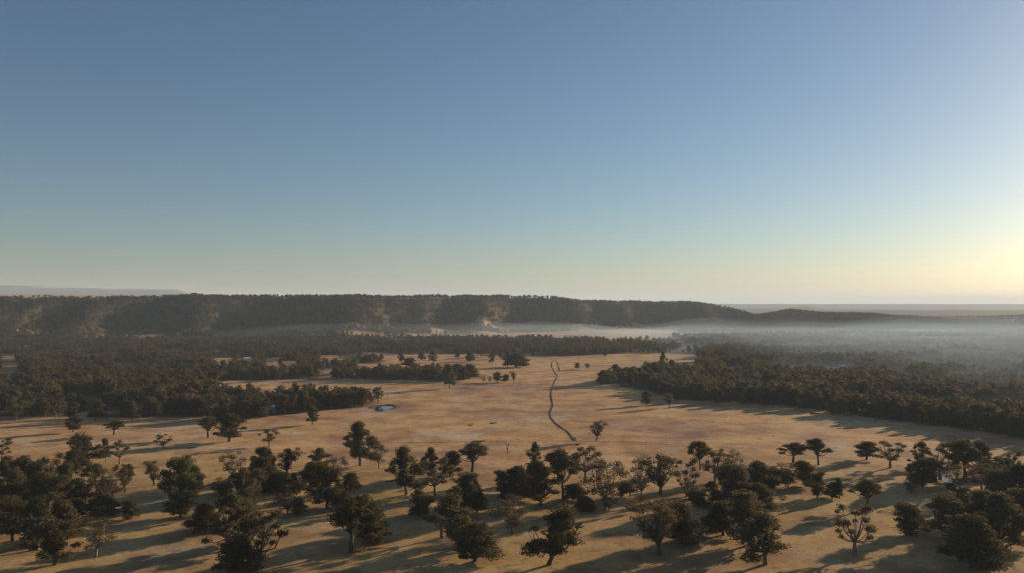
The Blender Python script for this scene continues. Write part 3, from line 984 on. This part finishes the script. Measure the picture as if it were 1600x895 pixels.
# ---------------------------------------------------------------- gully across the paddock
def ribbon(name, pts_px, width, mat, lift=0.06, bank=0.0, kind='structure', label=None, step=4.0):
    P = ground_np(pts_px)
    out = [P[0]]
    for i in range(len(P) - 1):
        p0, p1, p2, p3 = P[max(i - 1, 0)], P[i], P[i + 1], P[min(i + 2, len(P) - 1)]
        n = max(2, int(np.linalg.norm(p2 - p1) / step))
        for s in range(1, n + 1):
            t = s / n
            out.append(0.5 * ((2 * p1) + (-p0 + p2) * t + (2 * p0 - 5 * p1 + 4 * p2 - p3) * t * t + (-p0 + 3 * p1 - 3 * p2 + p3) * t ** 3))
    C = np.array(out)
    D = np.gradient(C, axis=0)
    D /= np.linalg.norm(D, axis=1)[:, None]
    Nn = np.stack([D[:, 1], -D[:, 0]], 1)
    wv = width * (0.35 + 1.3 * fbm(np.arange(len(C)) * 0.30, np.zeros(len(C)), 8, 2))
    prof = [(-1.7, 0.0), (-1.0, bank), (-0.55, lift), (0.55, lift), (1.0, bank), (1.7, 0.0)] if bank else [(-0.5, lift), (0, lift), (0.5, lift)]
    V, F = [], []
    m = len(prof)
    for i, c in enumerate(C):
        for (u, h) in prof:
            q = c + Nn[i] * u * wv[i]
            jit = 0.6 + 0.8 * random.random() if h == bank and bank else 1
            V.append((q[0], q[1], tz(q[0], q[1]) + (h * jit if h else -0.08)))
    for i in range(len(C) - 1):
        for k in range(m - 1):
            a = i * m + k
            F.append((a, a + 1, a + m + 1, a + m))
    o = mesh_obj(name, V, F, mat, smooth=True)
    tag(o, label, kind=kind)
    return o
ribbon('gully', [(871, 587), (866, 597), (861, 611), (862, 624), (863, 632), (859, 645), (864, 656), (873, 665), (884, 672), (891, 679), (898, 687)],
       0.50, M_SOIL, 0.04, 0.24, label='dark winding gully running down the middle of the paddock')
ribbon('gully', [(871, 586), (866, 580), (862, 571), (863, 563)], 0.45, M_SEDGE, 0.05, 0.25, label='upper left arm of the gully')
ribbon('gully', [(863, 562.5), (868, 562), (872, 569), (874, 579)], 0.55, M_SEDGE, 0.05, 0.25, label='upper right arm of the gully')
ribbon('gully', [(872, 580), (890, 578.5), (908, 577.5)], 0.5, M_SEDGE, 0.05, 0.25, label='thin side drain from the gully towards two tiny trees')
ribbon('path', [(560, 692), (660, 690.5), (740, 689), (800, 688.5), (860, 688), (925, 688), (1000, 690), (1090, 697)], 1.0, M_SEDGE, 0.05, label='thin dark line of a farm track across the paddock')

def mound(name, px, py, rx, ry, h, mat, label, cat='mound'):
    x0, y0 = ground(px, py)
    V, F = [], []
    n, rings = 18, 5
    V.append((x0, y0, tz(x0, y0) + h))
    for j in range(1, rings + 1):
        for k in range(n):
            th = 2 * math.pi * k / n
            q = j / rings * (0.85 + 0.3 * random.random())
            x, y = x0 + math.cos(th) * rx * q, y0 + math.sin(th) * ry * q
            V.append((x, y, tz(x, y) + (h * (1 - (j / rings) ** 1.5) * (0.75 + 0.5 * random.random()) if j < rings else -0.15)))
    for k in range(n):
        F.append((0, 1 + k, 1 + (k + 1) % n))
    for j in range(rings - 1):
        for k in range(n):
            a = 1 + j * n
            F.append((a + k, a + n + k, a + n + (k + 1) % n, a + (k + 1) % n))
    o = mesh_obj(name, V, F, mat)
    tag(o, label, cat)
    return o
mound('earth_mound', 899, 684, 2.6, 2.0, 0.9, M_CLAY, 'pale clay spoil heap at the near end of the gully')
mound('earth_mound', 902, 694, 1.6, 1.0, 0.7, M_SOIL, 'small dark earth heap in the shadow of the lone vase shaped tree')

# ---------------------------------------------------------------- ponds with banks
def pond(i, rx, ry, label, bank_label=None, bank=0.9):
    x0, y0, r0, lev = PONDS[i]
    n = 40
    z = lev + 0.12
    ph = random.random() * 6
    def rim(s):
        return [(x0 + math.cos(2 * math.pi * k / n) * rx * s * (1 + 0.13 * math.sin(3 * 2 * math.pi * k / n + ph) + 0.08 * math.sin(5 * 2 * math.pi * k / n)),
                 y0 + math.sin(2 * math.pi * k / n) * ry * s * (1 + 0.13 * math.sin(3 * 2 * math.pi * k / n + ph) + 0.08 * math.sin(5 * 2 * math.pi * k / n))) for k in range(n)]
    V = [(x0, y0, z)] + [(a, b, z) for a, b in rim(1.0)]
    F = [(0, 1 + k, 1 + (k + 1) % n) for k in range(n)]
    w = mesh_obj('pond', V, F, M_WATER)
    tag(w, label, kind='structure')
    if bank:
        # earth wall heaped behind and beside the water
        V, F = [], []
        prof = [(0.97, -0.3), (1.10, 0.5), (1.25, 0.9), (1.5, 0.4), (1.8, -0.2)]
        a0, a1 = int(n * -0.06), int(n * 0.5)
        ks = list(range(a0, a1 + 1))
        for s, h in prof:
            R_ = rim(s)
            for q, k in enumerate(ks):
                f = math.sin(math.pi * (q + 0.5) / len(ks)) ** 0.6
                p = R_[k % n]
                V.append((p[0], p[1], lev + (h * bank * f if h > 0 else h * 0.6)))
        m = len(ks)
        for j in range(len(prof) - 1):
            for q in range(m - 1):
                F.append((j * m + q, j * m + q + 1, (j + 1) * m + q + 1, (j + 1) * m + q))
        b = mesh_obj('dam_bank', V, F, M_SEDGE, smooth=True)
        tag(b, bank_label, 'earth bank')
pond(0, 7.4, 18.0, 'pale blue farm pond at the end of the left wood', 'dark grassy bank curving behind the pale blue pond', 1.1)
pond(1, 4.0, 5.0, 'tiny bright pond in the shadow of the right wood', None, 0)
pond(2, 5.5, 6.0, 'bright water glimpsed between gums in the right hand clump', None, 0)
pond(3, 7.0, 5.0, 'bright creek water at the lower right edge', None, 0)

# ---------------------------------------------------------------- fallen timber
def log(px, py, length, rad, ang, label):
    x, y = ground(px, py)
    e = bpy.data.objects.new('fallen_log', None)
    COL.objects.link(e)
    e.location = (x, y, tz(x, y) + rad * 0.8)
    e.rotation_euler = (0, 0, ang)
    tag(e, label, 'log', 'fallen logs')
    b = Buf()
    b.tube([(-length / 2, 0, 0), (-length * .1, 0.2, 0.05), (length * .3, 0.1, 0.1), (length / 2, -0.2, 0.15)], [rad, rad * .9, rad * .7, rad * .45], 8)
    mesh_obj('trunk', b.v, b.f, M_BARK_DARK, e, True)
    for s in (-1, 1):
        b = Buf()
        b.tube([(length * .25, 0.1, 0.1), (length * .42, s * 1.1, 0.5), (length * .55, s * 1.8, 1.2)], [rad * .4, rad * .3, rad * .12], 6)
        mesh_obj('branch', b.v, b.f, M_BARK_DARK, e, True)
log(771, 660, 5.5, 0.45, 0.2, 'dark fallen log on the open paddock above the dead tree')
log(735, 664, 3.5, 0.35, 2.8, 'smaller fallen log left of the dark log on the paddock')
log(748, 689, 8.0, 0.40, 0.05, 'long fallen log lying along the farm track')
log(1330, 760, 6.0, 0.35, 2.2, 'fallen log on grass between the small narrow tree and the umbrella crowned gum')
log(612, 752, 6.5, 0.38, 0.4, 'fallen log on grass left of the tall ragged gum in the centre row')
log(1085, 752, 5.0, 0.32, 1.2, 'fallen log in the shadow below the slender bare trunked gum')
log(300, 702, 5.5, 0.35, 0.3, 'fallen log on grass right of the pale small gum in the broad shadow')
log(1005, 790, 9.0, 0.40, 0.6, 'fallen log on bare grass at the lower edge right of the feathery gum')

# ---------------------------------------------------------------- farm buildings
def house(px, py, w, d, h, rot, label, roof=None, at_=None, z=None, group=None, name='farmhouse'):
    if at_ is None:
        x, y = ground(px, py)
    else:
        y = at_
        x = (px - W_PX / 2) / F_PX * y
    e = bpy.data.objects.new(name, None)
    COL.objects.link(e)
    e.location = (x, y, tz(x, y) - 0.1)
    e.rotation_euler = (0, 0, rot)
    tag(e, label, 'house' if name == 'farmhouse' else 'shed', group)
    a, b = w / 2, d / 2
    V = [(-a, -b, -1), (a, -b, -1), (a, b, -1), (-a, b, -1), (-a, -b, h), (a, -b, h), (a, b, h), (-a, b, h), (-a, 0, h + d * .28), (a, 0, h + d * .28)]
    F = [(0, 1, 5, 4), (2, 3, 7, 6), (1, 2, 6, 9, 5), (3, 0, 4, 8, 7)]
    mesh_obj('wall', V, F, M_WALL, e)
    o, t, k = 0.5, 0.15, d * .28
    V = []
    for zz in (0.04, 0.04 + t):
        V += [(-a - o, -b - o, h + zz - k * o / b), (a + o, -b - o, h + zz - k * o / b), (a + o, 0, h + k + zz), (-a - o, 0, h + k + zz),
              (-a - o, b + o, h + zz - k * o / b), (a + o, b + o, h + zz - k * o / b)]
    F = [(0, 1, 2, 3), (3, 2, 5, 4), (6, 9, 8, 7), (9, 10, 11, 8), (0, 6, 7, 1), (4, 5, 11, 10), (0, 3, 9, 6), (3, 4, 10, 9), (1, 7, 8, 2), (2, 8, 11, 5)]
    mesh_obj('roof', V, F, roof or M_ROOF, e)
    for q in range(max(2, int(w / 4))):
        x0 = -a + w * (q + 0.5) / max(2, int(w / 4))
        mesh_obj('window', [(x0 - .6, -b - .03, 1.0), (x0 + .6, -b - .03, 1.0), (x0 + .6, -b - .03, 2.1), (x0 - .6, -b - .03, 2.1)], [(0, 1, 2, 3)], M_GLASS, e)
    return e
house(124, 0, 17, 9, 4.0, 0.15, 'white house on the plateau edge above the dark shaded face', at_=2330)
house(8, 0, 11, 8, 3.2, 0.2, 'small white house on the plateau at the left picture edge', at_=2200)
house(84, 0, 13, 9, 4.5, -0.3, 'pale shed by the tree row high on the left plateau', at_=3100, name='farm_shed')
house(79, 537, 13, 8, 3.2, 0.3, 'white roofed house at the foot of the left slope', name='farmhouse')
house(136, 533, 16, 8, 3.4, -0.1, 'white farm shed right of the bare tan slope on the left', name='farm_shed')
house(45, 543, 14, 7, 3.0, 0.1, 'low white shed among trees below the left slope', name='farm_shed')
house(195, 530, 12, 7, 3.2, 0.2, 'little pale shed at the left end of the long pale field', name='farm_shed')
house(386, 562, 9, 6, 3.0, 0.5, 'pale shed in a clearing of the middle wood', name='farm_shed')
house(425, 637, 4, 3.2, 2.0, 0.4, 'small pale roofed hut at the wood edge left of the egg shaped gum', name='farm_shed')
house(594, 531, 16, 9, 4.0, 0.1, 'white farmhouse below the pale field at the escarpment foot')
house(552, 531, 12, 8, 3.5, -0.2, 'small house left of the white farmhouse at the escarpment foot', M_ROOF_R)
house(649, 528, 14, 9, 4.0, -0.2, 'white house where the mist begins under the escarpment')
for px in (1115, 1124, 1136, 1147, 1158, 1164, 1176, 1181, 1189):
    house(px, 527.5 + (px - 1115) * 0.012, random.uniform(7, 13), 9, 3.5, random.uniform(-.2, .2), 'pale house in the far row of houses in the mist', group='far row of houses in mist')
house(1318, 574, 5, 4, 3.0, 0.2, 'white house in the clearing of the right wood, left one')
house(1332, 581, 5, 4, 2.8, 0.5, 'white house in the clearing of the right wood, right one')
for px, py in ((1326, 525), (1345, 523), (1362, 526), (1495, 524), (1536, 526), (1563, 523)):
    house(px, py, 16, 10, 4.5, random.uniform(-.5, .5), 'faint pale house among trees under the misty hill', group='houses under the misty hill')

# slim mast on the escarpment top
mx_, my_ = (1079 - 800) / F_PX * 3060, 3060
b = Buf()
b.tube([(0, 0, -1), (0, 0, 14), (0, 0, 26)], [0.5, 0.35, 0.2], 6)
mast = bpy.data.objects.new('radio_mast', None)
COL.objects.link(mast)
mast.location = (mx_, my_, tz(mx_, my_))
tag(mast, 'slim mast on the wooded end of the escarpment', 'mast')
mesh_obj('pole', b.v, b.f, M_BARK_DARK, mast)
b = Buf()
b.tube([(-1.2, 0, 24), (1.2, 0, 24)], [0.12, 0.12], 5)
mesh_obj('crossbar', b.v, b.f, M_BARK_DARK, mast)

# tree rows on the open plateau top at the left
for px, dep, w in ((12, 2700, 15), (34, 2900, 12), (52, 3000, 13), (60, 3000, 14), (70, 3020, 15), (78, 3020, 14), (98, 2700, 10), (112, 2900, 11), (122, 2650, 9),
                   (140, 2500, 12), (152, 2500, 11), (178, 2650, 11), (196, 2600, 10), (226, 2500, 13), (240, 2520, 14), (248, 2480, 13)):
    place_tree((px - 800) / F_PX * dep, dep, random.uniform(9, 13), w, random.choice(['round', 'bush', 'umbrella']),
               'tree in the broken row along the open plateau top', 'plateau tree row')

# ---------------------------------------------------------------- air: haze over everything, ground mist in the valley
def volume_mat(name, density, g, color=(1, 1, 1)):
    m, nt, out = new_mat(name)
    v = N(nt, 'ShaderNodeVolumePrincipled')
    v.inputs['Color'].default_value = (*color, 1)
    v.inputs['Density'].default_value = density
    v.inputs['Anisotropy'].default_value = g
    nt.links.new(v.outputs[0], out.inputs['Volume'])
    return m

X0, X1, Y0, Y1, Z0, Z1 = -27000, 27000, -700, 43000, float(Z.min()) - 1.0, max(float(Z.max()) + 15, CAM_H + 40)
V = [(x, y, z) for z in (Z0, Z1) for (x, y) in ((X0, Y0), (X1, Y0), (X1, Y1), (X0, Y1))]
F = [(3, 2, 1, 0), (4, 5, 6, 7), (0, 1, 5, 4), (1, 2, 6, 5), (2, 3, 7, 6), (3, 0, 4, 7)]
haze = mesh_obj('haze', V, F, volume_mat('haze_air', HAZE_DENSITY, HAZE_G, (0.72, 0.86, 1.0)))
tag(haze, 'pale morning haze filling the valley air', kind='stuff')

def mist(outline, zlow, thick, density, label):
    """Bank of ground mist: a closed lens that thins out to nothing at its rim; outline as (bearing column, depth)."""
    P = np.array([((c_ - W_PX / 2) / F_PX * d_, d_) for c_, d_ in outline])
    c = P.mean(0)
    V, F = [], []
    rings = 12
    m = len(P) * 4
    rim = []
    for i in range(m):
        a, s = divmod(i, 4)
        p0, p1, p2, p3 = P[a - 1], P[a], P[(a + 1) % len(P)], P[(a + 2) % len(P)]
        t = s / 4
        rim.append(0.5 * ((2 * p1) + (-p0 + p2) * t + (2 * p0 - 5 * p1 + 4 * p2 - p3) * t * t + (-p0 + 3 * p1 - 3 * p2 + p3) * t ** 3))
    rim = np.array(rim)
    for side in (1, 0):
        V.append((c[0], c[1], zlow + (thick if side else -4)))
        for j in range(1, rings):
            q = j / rings
            pts = c + (rim - c) * q
            lum = fbm(pts[:, 0] / 170, pts[:, 1] / 260, 33, 3)
            prof = (1 - q ** 3) ** 1.2
            for k in range(m):
                V.append((pts[k, 0], pts[k, 1], zlow + (thick * prof * (0.45 + 1.1 * lum[k]) if side else -4 * prof)))
    base = len(V)
    for k in range(m):
        V.append((rim[k, 0], rim[k, 1], zlow))
    half = 1 + (rings - 1) * m
    for side in (0, 1):
        o = side * half
        for k in range(m):
            k2 = (k + 1) % m
            f = [(o, o + 1 + k, o + 1 + k2)]
            for j in range(rings - 2):
                a = o + 1 + j * m
                f.append((a + k, a + m + k, a + m + k2, a + k2))
            a = o + 1 + (rings - 2) * m
            f.append((a + k, base + k, base + k2, a + k2))
            F += f if side == 0 else [tuple(reversed(q)) for q in f]
    o = mesh_obj('mist', V, F, volume_mat('mist_air', density, 0.0, (0.74, 0.89, 1.0)), smooth=False)
    tag(o, label, kind='stuff')
RIGHT_VALLEY = [(1150, 950), (1300, 740), (1480, 600), (1900, 500), (2300, 1300), (2100, 2200), (1800, 2560), (1500, 2540), (1300, 2420), (1130, 2440), (960, 2600), (880, 2300), (980, 1500)]
for thick, dens, word in ((18, 0.0006, 'thin lowest'), (36, 0.00048, 'middle'), (54, 0.00034, 'faint upper')):
    mist(RIGHT_VALLEY, 0.5, thick, dens, word + ' layer of the morning mist over the woods on the right')
mist([(250, 1780), (420, 1840), (620, 1900), (800, 1950), (960, 1950), (1060, 2300), (1000, 2700), (860, 2600), (700, 2420), (560, 2150), (400, 2080), (260, 2060)], 0.5, 34, 0.0004,
     'faint veil of mist along the whole foot of the escarpment')
mist([(620, 2000), (800, 1950), (960, 1950), (1060, 2300), (1000, 2780), (860, 2640), (760, 2560), (660, 2380)], 0.5, 24, 0.0004,
     'thin white mist along the foot of the escarpment')
